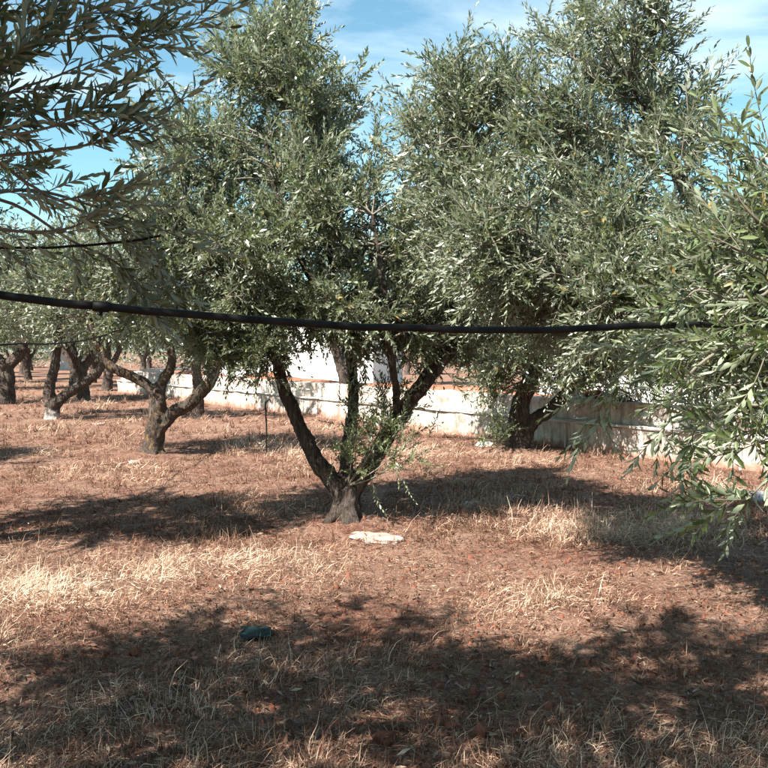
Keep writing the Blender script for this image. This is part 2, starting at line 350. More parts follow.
def grow_crown(lobes, limb_pts, r, per=12, up=0.35, spread=0.42, hollow=0.35):
    """lobes: (centre, radii, clusters). returns sprig positions, directions and branch polylines"""
    limb_pts = np.asarray(limb_pts); allc = np.mean([l[0] for l in lobes], axis=0); pos, dr, br = [], [], []
    for c, rad, k in lobes:
        c, rad = np.asarray(c, float), np.asarray(rad, float)
        u = unit(r.normal(size=(k, 3))); rr = (hollow ** 3 + (1 - hollow ** 3) * r.random(k)) ** (1 / 3)
        ctr = c + u * rr[:, None] * rad * r.uniform(.85, 1.12, (k, 1))
        for q in ctr:
            d2 = np.linalg.norm((limb_pts - q) * [1, 1, 1.3], axis=1) - 0.35 * (limb_pts[:, 2] < q[2])
            s = limb_pts[np.argmin(d2)]
            mid = (s + q) / 2 + [0, 0, .12 * np.linalg.norm(q - s)] + r.normal(0, .05, 3)
            tvec = unit(0.7 * unit(q - allc) + 0.5 * unit(q - mid) + r.normal(0, .35, 3) + [0, 0, up])
            end = q + tvec * spread * r.uniform(.5, 1.0)
            bp = catmull([s, mid, q, end], 3); br.append(bp)
            m_ = max(4, int(per * r.uniform(.6, 1.4))); t = r.random(m_) ** .8
            droop_p = .16 if q[2] > c[2] - .4 * rad[2] else .45
            tail = catmull([mid * .35 + q * .65, q, end], 5); ti = (t * (len(tail) - 1)); i0 = np.minimum(ti.astype(int), len(tail) - 2)
            p = tail[i0] + (tail[i0 + 1] - tail[i0]) * (ti - i0)[:, None]
            d = unit(tvec * .75 + unit(r.normal(size=(m_, 3))) * 1.0 + np.array([0, 0, up * .6]))
            droop = r.random(m_) < droop_p; d[droop] = unit(d[droop] + [0, 0, -1.1])
            pos.append(p); dr.append(d)
    return np.vstack(pos), np.vstack(dr), br
def branch_mesh(polys, r0, r1, sides, origin, name='branches'):
    Vs, Fs, n = [], [], 0
    for bp in polys:
        v, q, _ = tube(bp, np.linspace(r0, r1, len(bp)), sides); Vs.append(v); Fs.append(np.array(q) + n); n += len(v)
    return mesh_quads(name, np.vstack(Vs) - origin, np.vstack(Fs), [M_TWIG], smooth=True)
def limbs_px(lines, depth):
    """each line: list of (px, py, radius_m, depth offset) -> polyline and radii"""
    o = []
    for ln in lines:
        pts = np.array([P(a[0], a[1], depth + (a[3] if len(a) > 3 else 0)) for a in ln]); o.append((pts, [a[2] for a in ln]))
    return o
def wood(limbs, origin, mat, parent, voxel=0.022, name='trunk', seed=0, knob=.09):
    mb = MB(); nodes = []
    for k, (pts, rad) in enumerate(limbs):
        p = catmull(pts, 5); rr = np.interp(np.linspace(0, len(rad) - 1, len(p)), range(len(rad)), rad)
        p[1:-1] += np.random.default_rng(seed + k).normal(0, .06, (len(p) - 2, 3)) * rr[1:-1, None]
        mb.tube(p, rr, 12, knob, seed + k); nodes.append(p)
    o = mb.build(name, mat, parent, origin, True)
    if voxel:
        md = o.modifiers.new('union', 'REMESH'); md.mode = 'VOXEL'; md.voxel_size = voxel; md.use_smooth_shade = True
        tx = bpy.data.textures.new('bark_relief', 'CLOUDS'); tx.noise_scale = .07; tx.noise_depth = 3
        dm = o.modifiers.new('relief', 'DISPLACE'); dm.texture = tx; dm.strength = voxel * 1.6; dm.mid_level = .5
    return o, np.vstack(nodes)
def lobe_px(px, py, depth, rad, k): return (P(px, py, depth), rad, k)
def olive(base, label, limbs, lobes, templates, per, seed, bark=M_BARK, leaf=M_LEAF, voxel=.022, group='olive trees of the grove',
          scale=1.0, br=(.010, .003), tone=0.0, min_limb=1.0, spread=.42, hollow=.35, extra=None, up=.5, keep=None, roots=0, near=None):
    r = np.random.default_rng(seed); base = np.array([base[0], base[1], float(gz(base[0], base[1]))])
    root = tag(empty('olive_tree', base), label, 'tree', group)
    if roots:
        for k in range(roots):
            th = k * 6.283 / roots + r.uniform(-.35, .35); d = np.array([math.cos(th), math.sin(th), 0])
            limbs = limbs + [(np.array([base + d * .06 + [0, 0, .13], base + d * .11 + [0, 0, .035], base + d * .18 + [0, 0, -.035], base + d * .28 + [0, 0, -.09]]), [.06, .058, .048, .025])]
    _, nodes = wood(limbs, base, bark, root, voxel, seed=seed); nodes = nodes[nodes[:, 2] > min_limb]
    pos, dr, polys = grow_crown(lobes, nodes, r, per, up, spread, hollow)
    if keep is not None:
        kk = keep(pos); pos, dr = pos[kk], dr[kk]; polys = [p for p in polys if keep(p[-1:])[0]]
    sc_ = r.uniform(.75, 1.2, len(pos)) * scale
    if near:      # finer leaf shapes where the crown comes close to the lens
        k = pos[:, 1] < near; q1 = scatter(T_NEAR, pos[k], dr[k], sc_[k], r, tone); q2 = scatter(templates, pos[~k], dr[~k], sc_[~k], r, tone)
        V, F, Mi, T = np.vstack([q1[0], q2[0]]), np.vstack([q1[1], q2[1] + len(q1[0])]), np.concatenate([q1[2], q2[2]]), np.concatenate([q1[3], q2[3]])
    else: V, F, Mi, T = scatter(templates, pos, dr, sc_, r, tone)
    tag(link('crown', mesh_quads('crown', V - base, F, [leaf, M_TWIG], Mi, T), root), kind='stuff')
    tag(link('branches', branch_mesh(polys, br[0], br[1], 4, base), root), kind='stuff')
    return root, base

# main tree, 8 m away --------------------------------------------------------
D = 8.0
main_limbs = limbs_px([
    [(345, 540, .185), (345, 521, .158), (346, 504, .138), (346, 486, .128)],
    [(344, 494, .10), (326, 474, .082), (309, 446, .072), (296, 418, .066, .05), (285, 390, .060, .1), (275, 358, .054, .15), (262, 320, .045, .2), (247, 268, .036, .2), (235, 215, .024, .1)],
    [(348, 494, .10), (370, 464, .086), (392, 430, .078, -.05), (413, 397, .074, -.1), (434, 370, .068, -.1), (456, 342, .058, 0), (480, 298, .045, .2), (492, 250, .028, .3)],
    [(346, 490, .085), (347, 452, .062, .15), (352, 420, .06, .3), (353, 378, .055, .4), (345, 328, .05, .4), (330, 255, .04, .4), (308, 180, .03, .3), (292, 110, .015, .2)],
    [(392, 430, .05, -.05), (396, 395, .036, -.3), (390, 350, .032, -.5), (384, 290, .028, -.6), (372, 215, .02, -.5)],
    [(275, 358, .045, .15), (250, 320, .035, -.2), (215, 270, .028, -.4), (190, 215, .018, -.4)],
    [(345, 328, .04, .4), (312, 280, .034, 0), (280, 210, .026, -.3), (265, 140, .018, -.2)],
], D)
main_lobes = [lobe_px(400, 325, 8.1, (.6, .55, .2), 16), lobe_px(225, 335, 7.8, (.45, .5, .2), 10), lobe_px(283, 122, 8.2, (.64, .72, .88), 58), lobe_px(205, 180, 8.0, (.5, .7, .55), 26), lobe_px(232, 268, 7.8, (.78, .85, .62), 48),
              lobe_px(340, 245, 7.9, (.85, .95, .80), 62), lobe_px(430, 290, 8.2, (.62, .8, .52), 34), lobe_px(286, 52, 8.3, (.22, .35, .32), 12),
              lobe_px(255, 355, 7.6, (.3, .3, .2), 9), lobe_px(440, 335, 8.0, (.35, .4, .22), 10), lobe_px(365, 318, 7.7, (.5, .4, .2), 16), lobe_px(310, 315, 8.2, (.5, .5, .2), 12), lobe_px(160, 245, 8.0, (.28, .4, .4), 8)]
main_base = ground_at(345, 523)
root, base = olive(main_base, 'olive tree with three spreading limbs above a pale flat rock at its foot', main_limbs, [(a, b, int(k * 1.25)) for a, b, k in main_lobes], T_MID, 14, 21, voxel=.018, roots=7)
# leafy shoots sprouting from the crotch
r = np.random.default_rng(5); sp, sdr = [], []
for px, py, dd, kk, dx in ((352, 452, -.12, 12, -.1), (372, 438, -.2, 16, .2), (385, 425, -.25, 14, .5), (366, 470, -.15, 12, .2), (398, 462, -.3, 8, .8), (392, 405, -.2, 9, .3), (405, 445, -.35, 5, .9), (358, 410, -.05, 9, 0)):
    c = P(px, py, D + dd)
    for q in range(int(kk * 1.9)):
        sp.append(c + r.normal(0, .085, 3)); sdr.append(unit(np.array([dx * .6, -.3, .8]) + r.normal(0, .55, 3)))
for px, py, dd in ((396, 462, -.35), (403, 478, -.38)): sp.append(P(px, py, D + dd)); sdr.append(np.array([.28, -.15, -1.]))
V, F, Mi, T = scatter(T_MID, np.array(sp), np.array(sdr), r.uniform(.55, .95, len(sp)), r)
tag(link('basal_shoots', mesh_quads('basal_shoots', V - base, F, [M_SUCKER, M_TWIG], Mi, T), root), 'fresh green shoots sprouting from the crotch of the trunk')
shoots = [catmull([P(348, 486, D - .05), P((348 + px) / 2, (486 + py) / 2 + 4, D + dd), P(px, py, D + dd)], 4) for px, py, dd in ((352, 452, -.12), (372, 438, -.2), (385, 425, -.25), (366, 470, -.15), (398, 462, -.3), (392, 405, -.2), (405, 445, -.35), (358, 410, -.05))]
link('shoot_stems', branch_mesh(shoots, .009, .003, 5, base, 'shoot_stems'), root)

# tree in front of the wall ------------------------------------------------
D = 13.5
wl = limbs_px([[(517, 452, .20), (517, 443, .17), (517, 422, .15), (521, 403, .14), (530, 380, .13), (528, 358, .11), (518, 320, .08), (505, 270, .05)],
               [(522, 446, .13), (530, 424, .12), (547, 412, .11), (566, 393, .09), (590, 350, .07), (610, 310, .04)],
               [(530, 380, .09), (545, 345, .07), (560, 290, .05), (570, 230, .03)], [(566, 393, .07), (590, 368, .055, -.6), (625, 350, .045, -1.3), (668, 345, .03, -1.9)]], D)
wlob = [lobe_px(497, 350, 13.2, (.75, .7, .28), 22), lobe_px(545, 375, 13.0, (.5, .5, .16), 12), lobe_px(600, 375, 12.8, (.5, .5, .16), 12), lobe_px(612, 338, 12.3, (.65, .55, .26), 24), lobe_px(672, 345, 11.5, (.55, .55, .24), 20), lobe_px(545, 345, 13.3, (1.5, 1.2, .32), 44), lobe_px(635, 355, 13.6, (.8, .9, .30), 26), lobe_px(440, 335, 13.9, (.9, .9, .4), 26), lobe_px(575, 372, 13.3, (.5, .5, .2), 12),
        lobe_px(535, 300, 13.5, (1.5, 1.4, 1.0), 60), lobe_px(625, 330, 13.7, (1.0, 1.1, .62), 34), lobe_px(470, 310, 13.6, (.9, 1.0, .75), 30),
        lobe_px(560, 200, 13.8, (1.4, 1.2, 1.1), 40), lobe_px(500, 372, 13.2, (.25, .3, .35), 7), lobe_px(640, 240, 14, (.8, .8, .8), 16)]
root, base = olive((P(517, 443, D)[0], D), 'leaning olive tree close in front of the low white wall', wl, wlob, T_FAR, 13, 33, voxel=.03, scale=.95, br=(.014, .004), min_limb=1.1)
r = np.random.default_rng(15); sp, sdr = [], []
for px, py, kk in ((492, 430, 14), (488, 405, 12), (495, 385, 10), (503, 440, 10), (486, 440, 8)):
    c = P(px, py, D - .3)
    for q in range(kk): sp.append(c + r.normal(0, .1, 3)); sdr.append(unit(np.array([0, -.2, .8]) + r.normal(0, .4, 3)))
V, F, Mi, T = scatter(T_MID, np.array(sp), np.array(sdr), r.uniform(.7, 1.1, len(sp)), r)
link('basal_shoots', mesh_quads('basal_shoots', V - base, F, [M_SUCKER, M_TWIG], Mi, T), root)
st = [catmull([P(512, 444, D - .1), P(500, 440, D - .25), P(px, py, D - .3)], 4) for px, py in ((492, 430), (488, 405), (495, 385), (503, 440), (486, 440))]
link('shoot_stems', branch_mesh(st, .012, .004, 5, base, 'shoot_stems'), root)

# lichen-covered tree, 13 m ---------------------------------------------------
D = 13.1
l2 = limbs_px([[(151, 468, .22), (152, 457, .18), (154, 440, .155), (157, 415, .145), (157, 394, .12)],
               [(158, 430, .12), (172, 414, .10), (191, 402, .095), (208, 384, .09), (217, 363, .08), (224, 335, .07), (235, 300, .045)],
               [(157, 400, .10), (148, 386, .08), (131, 376, .075), (113, 368, .07), (102, 353, .065), (92, 330, .06), (80, 295, .045)],
               [(157, 398, .10), (162, 382, .085), (172, 364, .07), (168, 335, .055), (160, 290, .04)]], D)
lob2 = [lobe_px(145, 285, 13.1, (1.35, 1.2, .85), 52), lobe_px(85, 300, 13.0, (.9, .9, .65), 28), lobe_px(220, 310, 13.2, (.8, .9, .55), 26), lobe_px(100, 250, 13.3, (.9, .9, .6), 20)]
olive((P(152, 457, D)[0], D), 'forked olive tree with orange lichen patches on trunk and limbs', l2, lob2, T_FAR, 13, 44, bark=M_BARK_L, voxel=.025, roots=7, br=(.014, .004), min_limb=1.2)
# limewashed tree, 20 m
D = 19.7
l3 = limbs_px([[(51, 427, .22), (52, 420, .19), (53, 403, .17)], [(53, 408, .14), (49, 392, .13), (53, 372, .11), (58, 345, .09), (60, 300, .05)],
               [(54, 406, .14), (64, 396, .12), (78, 387, .11), (97, 373, .10), (106, 352, .08), (112, 310, .05)]], D)
lob3 = [lobe_px(45, 285, 19.7, (2.0, 1.7, 1.25), 62), lobe_px(95, 305, 19.5, (1.2, 1.2, .9), 26), lobe_px(10, 310, 19.7, (1.0, 1.2, .9), 20)]
olive((P(52, 420, D)[0], D), 'small V-shaped olive tree with a whitewashed trunk foot', l3, lob3, T_FAR, 14, 55, bark=M_BARK_W, voxel=.035, br=(.016, .005), scale=1.15, min_limb=1.3)
# thick dark trunk at 26 m
D = 26.0
l4 = limbs_px([[(3, 409, .42), (4, 402, .34), (5, 385, .30), (4, 362, .27)], [(4, 368, .2), (-14, 345, .16), (-30, 310, .1)], [(5, 368, .2), (22, 350, .15), (32, 315, .09)]], D)
olive((P(4, 402, D)[0], D), 'dark thick-trunked old olive tree beyond the whitewashed one', l4, [lobe_px(0, 300, 26, (2.5, 2.2, 1.6), 60), lobe_px(35, 315, 26, (1.3, 1.3, .9), 20)], T_DIST, 13, 66, voxel=.05, br=(.03, .008), min_limb=1.5)
# tree rising beside the far end of the wall, and the slim one
D = 20.3
l5 = limbs_px([[(337, 424, .2), (338, 417, .17), (344, 402, .14), (344, 378, .12), (336, 352, .10), (330, 310, .07), (335, 270, .04)], [(344, 380, .1), (356, 350, .08), (368, 310, .05)]], D)
olive((P(338, 417, D)[0], D), 'olive tree with one curved dark stem against the stained wall', l5, [lobe_px(340, 290, 20.3, (1.7, 1.5, 1.2), 44)], T_FAR, 13, 77, voxel=.04, br=(.016, .005), scale=1.2, min_limb=1.6)
D = 19.9
l6 = limbs_px([[(198, 425, .17), (198, 419, .14), (198, 395, .125), (196, 366, .115), (198, 335, .08), (204, 290, .05)], [(196, 366, .08), (182, 340, .06), (172, 305, .04)]], D)
olive((P(198, 419, D)[0], D), 'slim straight olive tree standing behind the lichen-covered one', l6, [lobe_px(195, 300, 19.9, (1.5, 1.4, 1.0), 40)], T_FAR, 13, 88, voxel=.04, br=(.016, .005), scale=1.2, min_limb=1.6)

# right-hand tree whose trunk stands outside the frame: crown reaches over ------
def Wd(x, y, z): return np.array([x, y, z])
rl = [(np.array([(3.35, 4.6, -.12), (3.33, 4.6, .12), (3.28, 4.58, .5), (3.2, 4.55, .85)]), [.28, .2, .17, .16])]
rl += [(np.array([Wd(3.2, 4.55, .75), Wd(2.6, 4.75, 1.25), P(690, 345, 4.95), P(628, 332, 5.05), P(602, 294, 5.2), P(548, 247, 5.6), P(497, 222, 5.9), P(442, 236, 6.1)]), [.13, .10, .075, .058, .05, .034, .024, .012]),
       (np.array([Wd(3.2, 4.55, .8), Wd(3.0, 4.9, 1.5), P(720, 230, 5.6), P(665, 150, 5.9), P(630, 85, 6.0)]), [.12, .10, .07, .04, .014]),
       (np.array([P(602, 294, 5.2), P(590, 220, 5.7), P(565, 165, 6.0)]), [.042, .032, .012]),
       (np.array([P(497, 222, 5.9), P(496, 180, 6.2), P(470, 140, 6.6)]), [.018, .015, .008]),
       (np.array([Wd(3.2, 4.55, .8), Wd(2.6, 3.9, 1.5), Wd(1.95, 3.4, 1.95), P(800, 240, 3.3)]), [.11, .08, .05, .025]),
       (np.array([Wd(3.2, 4.55, .8), Wd(3.5, 4.5, 1.7), Wd(3.4, 4.4, 2.8)]), [.11, .085, .04])]
rlob = [lobe_px(600, 315, 5.6, (.5, .5, .18), 22), lobe_px(520, 245, 5.4, (.4, .25, .25), 18), lobe_px(640, 300, 4.9, (.3, .2, .22), 14), lobe_px(452, 135, 6.6, (.40, .6, .46), 38), lobe_px(500, 110, 6.5, (.3, .5, .35), 16), lobe_px(668, 150, 5.6, (.2, .3, .3), 10), lobe_px(560, 195, 6.1, (.62, .7, .60), 48), lobe_px(610, 65, 6.1, (.38, .6, .46), 32), lobe_px(672, 115, 5.9, (.22, .35, .16), 8),
        lobe_px(560, 285, 5.9, (.68, .65, .38), 52), lobe_px(650, 240, 5.3, (.42, .55, .42), 32), lobe_px(738, 275, 4.2, (.28, .4, .34), 18), lobe_px(480, 215, 6.2, (.4, .5, .4), 16),
        lobe_px(800, 265, 3.6, (.24, .3, .28), 12), lobe_px(760, 300, 3.4, (.22, .3, .32), 12), lobe_px(1080, 140, 4.4, (.65, .7, .6), 18), (Wd(3.4, 4.4, 2.9), (.7, .8, .6), 22), lobe_px(690, 325, 4.6, (.35, .4, .2), 16)]
ROOT_R, BASE_R = olive((3.33, 4.6), 'broad olive tree reaching over the hose with an arching limb', rl, rlob, T_NEARQ, 13, 99, near=4.7, voxel=.02, br=(.009, .003), min_limb=1.1, spread=.34)
# tree at the left whose boughs hang into the corner ---------------------------
al = [(np.array([(-2.75, 1.7, -.12), (-2.72, 1.7, .12), (-2.68, 1.72, .5), (-2.6, 1.75, .85)]), [.28, .2, .17, .16]),
      (np.array([Wd(-2.6, 1.75, .75), Wd(-2.3, 2.0, 1.5), Wd(-1.9, 2.2, 2.1), Wd(-1.55, 2.35, 2.6), Wd(-1.1, 2.3, 3.3)]), [.13, .10, .075, .05, .03]),
      (np.array([Wd(-2.6, 1.75, .8), Wd(-2.9, 1.9, 1.7), Wd(-2.8, 2.2, 2.7), Wd(-2.6, 2.4, 3.5)]), [.12, .1, .07, .04]),
      (np.array([Wd(-1.9, 2.2, 2.1), Wd(-1.3, 1.9, 2.9), Wd(-.6, 2.0, 3.5)]), [.06, .045, .02]),
      (np.array([Wd(-2.3, 2.0, 1.5), Wd(-1.8, 2.4, 1.75), Wd(-1.4, 2.55, 2.0)]), [.06, .045, .03])]
alob = [(Wd(-1.62, 1.95, 3.2), (.55, .5, .35), 44), (Wd(-2.7, 2.35, 3.35), (.85, .95, .7), 74), (Wd(-.9, 2.05, 3.7), (.5, .65, .42), 40), (Wd(-2.3, 1.1, 3.1), (.9, .7, .6), 28), (Wd(-1.05, .95, 3.55), (.75, .65, .42), 30), (Wd(-3.5, 1.9, 3.15), (.8, .9, .55), 32), (Wd(-1.5, 1.5, 3.4), (.6, .5, .4), 18), (Wd(-2.1, 2.3, 2.35), (.35, .35, .35), 10)]
ROOT_A, BASE_A = olive((-2.72, 1.7), 'olive tree whose dark shaded boughs hang above the black hose', al, alob, T_NEARQ, 12, 111, voxel=.02, br=(.009, .003), spread=.34)

# near sprays: leaves one can pick apart are objects of their own
LEAFM = []
for k in range(6):
    rr = np.random.default_rng(700 + k); hw = rr.uniform(.095, .13); cv = rr.uniform(-.05, .12); ts_ = (0, .2, .5, .8, 1)
    mid = [(t, 0, -cv * (t - .3) ** 2 * 1.6 - .012) for t in ts_]
    sides = [[(t, sg * hw * q, -cv * (t - .3) ** 2 * 1.6 + .03 * q) for t, q in ((.2, .72), (.5, 1.0), (.8, .74))] for sg in (-1, 1)]
    vv = mid + sides[0] + sides[1]; ff = []
    for b0, flip in ((5, 0), (8, 1)):
        fs = [(0, b0, 1), (1, b0, b0 + 1, 2), (2, b0 + 1, b0 + 2, 3), (3, b0 + 2, 4)]; ff += [tuple(reversed(f)) if flip else f for f in fs]
    me = bpy.data.meshes.new('leaf'); me.from_pydata(vv, [], ff); me.materials.append(M_LEAF)
    at = me.attributes.new('tint', 'FLOAT', 'FACE'); at.data.foreach_set('value', [.08 + .15 * k] * len(ff)); me.polygons.foreach_set('use_smooth', [True] * len(ff)); me.update(); LEAFM.append(me)
FRESHM = []
for me in LEAFM:
    me2 = me.copy(); me2.materials[0] = M_FRESH; FRESHM.append(me2)
def spray(root, base, lines, limit, seed, per_m=9, leaf_len=.066, meshes=None, mat=None):
    meshes = meshes or LEAFM; mat = mat or M_LEAF
    """hand-laid boughs near the lens; each carries twigs, whose leaves are single objects up to the limit"""
    r = np.random.default_rng(seed); single = 0; sp, sd, ss = [], [], []
    for pts in lines:
        c = catmull(pts, 6); ln = np.linalg.norm(np.diff(c, axis=0), axis=1).sum(); tw = [c]; fr = []
        tt, a_, b_ = frames(c)
        for q in range(max(3, int(ln * per_m))):
            t = r.uniform(.22, 1) if q else 1.0
            i = min(int(t * (len(c) - 1)), len(c) - 1); phi = r.uniform(0, 6.28)
            d = unit(tt[i] * .9 + (math.cos(phi) * a_[i] + math.sin(phi) * b_[i]) * r.uniform(.2, 1.0) + np.array([0, 0, .15]))
            if q == 0: d = tt[-1]
            stem, leaves = leaf_frame_list(int(r.integers(7, 12)), r.uniform(.17, .28), leaf_len, r, .25)
            R = rot_to(d[None], r)[0]; tw.append(stem @ R.T + c[i])
            fr += [(R @ f[0] + c[i], R @ f[1], R @ f[2], f[3]) for f in leaves]
        Vs, Fs, n = [], [], 0
        for k, t_ in enumerate(tw):
            v, q, _ = tube(t_, np.linspace(.0075, .0022, len(t_)) if k == 0 else np.linspace(.0022, .001, len(t_)), 5); Vs.append(v); Fs.append(np.array(q) + n); n += len(v)
        bo = link('branch', mesh_quads('branch', np.vstack(Vs) - base, np.vstack(Fs), [M_TWIG], smooth=True), root)
        rest = []
        for f in fr:
            if single < limit:
                o_, l_, n_, ln_ = f; s_ = np.cross(n_, l_)
                lo = link('leaf', meshes[int(r.integers(0, 6))], bo)
                mtx = Matrix.Identity(4)
                for ax, vec in enumerate((l_, s_, n_)):
                    for q in range(3): mtx[q][ax] = vec[q] * ln_
                for q in range(3): mtx[q][3] = o_[q] - base[q]
                lo.matrix_basis = mtx; single += 1
            else: rest.append((*f, r.random()))
        if rest:
            Vs, Fs, Ts, n = [], [], [], 0
            for f in rest:
                v, q = leaf_geo(f, True, 1.0); Vs.append(v); Fs += [tuple(i + n for i in x) for x in q]; n += len(v); Ts += [f[4] * .95] * 2
            tag(link('leaves', mesh_quads('leaves', np.vstack(Vs) - base, np.array(Fs), [mat], tint=Ts), bo), kind='stuff')
S0 = Wd(-1.55, 2.35, 2.6); S1 = Wd(-1.4, 2.55, 2.0)
spray(ROOT_A, BASE_A, [
    [S0, P(-60, 40, 2.6), P(40, 42, 2.6), P(112, 36, 2.6), P(150, 40, 2.62), P(200, 22, 2.65)],
    [S0, P(-50, 95, 2.5), P(30, 85, 2.5), P(90, 62, 2.5)],
    [S1, P(-40, 165, 2.5), P(40, 152, 2.5), P(100, 142, 2.5), P(148, 120, 2.5)],
    [S1, P(-20, 160, 2.6), P(30, 185, 2.6), P(60, 200, 2.7), P(100, 190, 2.75)],
    [S1, P(-40, 225, 2.7), P(40, 232, 2.75), P(85, 222, 2.8), P(118, 196, 2.8)],
    [S0, P(-40, 10, 2.6), P(30, 12, 2.6), P(70, -5, 2.6)],
    [S0, P(-60, 120, 2.5), P(10, 115, 2.45), P(70, 108, 2.45)],
    [S1, P(20, 190, 2.9), P(90, 215, 3.0), P(140, 240, 3.1), P(165, 270, 3.1)],
    [S1, P(0, 200, 2.9), P(70, 240, 3.05), P(120, 265, 3.1), P(140, 295, 3.1)],
    [S1, P(20, 190, 2.9), P(90, 205, 3.1), P(150, 225, 3.15), P(185, 240, 3.2)],
    [S0, P(60, 0, 2.7), P(110, 12, 2.7), P(150, 5, 2.7)],
    [S0, P(-30, 70, 2.4), P(20, 55, 2.4), P(70, 25, 2.4)],
    [S0, P(-50, 100, 2.7), P(0, 75, 2.7), P(55, 45, 2.7)],
    [S1, P(-40, 130, 2.4), P(10, 135, 2.4), P(60, 125, 2.4), P(95, 118, 2.4)],
], 300, 1, 11.5)
Q0 = Wd(1.95, 3.4, 1.95); Q1 = P(800, 240, 3.3)
spray(ROOT_R, BASE_R, [
    [Q1, P(770, 290, 2.9), P(735, 300, 2.85), P(700, 290, 2.85), P(684, 300, 2.85)],
    [Q1, P(775, 330, 2.8), P(745, 345, 2.75), P(715, 350, 2.75)],
    [Q0, P(790, 360, 2.9), P(760, 380, 2.85), P(725, 385, 2.85), P(700, 378, 2.85)],
    [Q0, P(790, 420, 2.9), P(755, 430, 2.85), P(728, 445, 2.85)],
    [Q0, P(800, 440, 2.9), P(768, 478, 2.85), P(745, 498, 2.85), P(712, 500, 2.85)],
    [Q0, P(720, 350, 3.2), P(680, 390, 3.2), P(664, 430, 3.2), P(678, 452, 3.2)],
    [Q0, P(720, 330, 3.3), P(650, 350, 3.4), P(600, 395, 3.5), P(585, 430, 3.5)],
    [Q1, P(770, 230, 3.0), P(740, 200, 2.95), P(728, 165, 2.95)],
    [Q1, P(795, 200, 3.0), P(775, 165, 2.95), P(764, 128, 2.95)],
    [Q1, P(780, 260, 2.8), P(752, 255, 2.75), P(720, 240, 2.75)],
    [Q0, P(780, 390, 3.0), P(740, 405, 3.0), P(700, 425, 3.0), P(690, 445, 3.0)],
    [Q1, P(760, 280, 3.2), P(720, 320, 3.2), P(690, 345, 3.2)],
    [Q1, P(790, 200, 2.9), P(770, 170, 2.85), P(740, 150, 2.9)],
    [Q1, P(790, 300, 2.7), P(775, 330, 2.6), P(760, 370, 2.6)],
], 300, 2, 7.5, .066, FRESHM, M_FRESH)

# neighbour in the next row at the left, just outside the frame
cl = [(np.array([(-4.4, 6.5, -.12), (-4.4, 6.5, .15), (-4.35, 6.5, .6), (-4.3, 6.5, .95)]), [.28, .2, .17, .16])] + \
     [(np.array([(-4.3, 6.5, .85), (-4.3 + a * .5, 6.5 + b * .5, 1.7), (-4.3 + a, 6.5 + b, 2.7), (-4.3 + a * 1.2, 6.5 + b * 1.2, 3.4)]), [.12, .09, .06, .03]) for a, b in ((.7, .1), (-.6, .5), (-.1, -.7))]
olive((-4.4, 6.5), 'olive tree with its crown edge showing behind the shaded corner boughs', cl,
      [(Wd(-4.3, 6.5, 3.0), (1.15, 1.25, .85), 120), (Wd(-3.6, 6.4, 2.7), (.7, .8, .55), 40), (Wd(-3.25, 6.1, 3.75), (.45, .6, .35), 28)], T_MID, 13, 121, voxel=.03)

# distant trees: three kinds built once, then copied ---------------------------
PROTO = []
for k in range(3):
    r = np.random.default_rng(900 + k)
    lim = [(np.array([(0, 0, -.15), (0, 0, .1), (.05, 0, .6), (.08, .03, 1.0)]), [.32, .22, .18, .17])]
    for a in range(3):
        th = a * 2.1 + k + r.uniform(-.3, .3); lim.append((np.array([(.08, .03, .9), (.08 + .5 * math.cos(th), .5 * math.sin(th), 1.6), (1.0 * math.cos(th), 1.0 * math.sin(th), 2.6), (1.2 * math.cos(th), 1.2 * math.sin(th), 3.4)]), [.13, .1, .07, .03]))
    lobes = [(Wd(0, 0, 3.3), (1.6, 1.6, 1.1), 46), (Wd(.8, .3, 2.7), (1.1, 1.1, .7), 20), (Wd(-.8, -.4, 2.8), (1.1, 1.1, .75), 20), (Wd(.1, .2, 4.3), (.8, .8, .6), 12)]
    PROTO.append((lim, lobes, 900 + k))
far_spots = [(-10.8, 33.5, 0), (-16.5, 34, 1), (-20, 41, 2), (-14.2, 42, 0), (-8.0, 41.5, 1), (-24.5, 50, 0), (-17.5, 52, 1), (-10.5, 52, 2), (-3.2, 47, 0), (-28, 60, 1), (-21, 64, 2), (-13, 63, 0), (-5, 60, 1),
             (-30, 43, 2), (2.0, 40, 1), (8.2, 27, 2), (13.0, 29, 0), (7.8, 39, 1), (15, 40, 2), (1.5, 56, 2), (9, 55, 0), (-9.6, 27.5, 2),
             (0.6, -3.6, 0), (-4.6, -2.6, 1), (5.2, -1.2, 2), (-8.2, 2.6, 0), (-9.0, 10.6, 1), (7.4, 3.4, 1), (-12.5, 6.0, 2), (-2.0, -8.4, 2), (4.0, -7.0, 1), (-13.2, 15.8, 0),
             (-19, 46, 1), (-23.5, 56, 2), (-16.5, 59, 0), (-27.5, 67, 1), (-33, 76, 2), (-20.5, 75, 0), (-13.5, 37.5, 1), (-12, 72, 2)]
proto_obj = {}
for i, (x, y, k) in enumerate(far_spots):
    if k not in proto_obj:
        lim, lobes, sd_ = PROTO[k]; save = gz
        root, bs = olive((0.0, 0.0), 'distant grey-green olive tree in the rows beyond the grove clearing', lim, lobes, T_DIST, 12, sd_, voxel=.05, br=(.03, .008), group='distant olive trees', min_limb=1.4)
        proto_obj[k] = root
        root.location = (x, y, -.02)
    else:
        src = proto_obj[k]; c = src.copy(); COL.objects.link(c); c.location = (x, y, -.02); c.rotation_euler = (0, 0, i * 1.7)
        s_ = .9 + .22 * ((i * 37) % 10) / 10; c.scale = (s_, s_, s_)
        if y < 17: tag(c, 'grey-green olive tree in the rows alongside the grassy clearing', 'tree', 'olive trees alongside the clearing')
        for ch in list(src.children):
            d = ch.copy(); COL.objects.link(d); d.parent = c
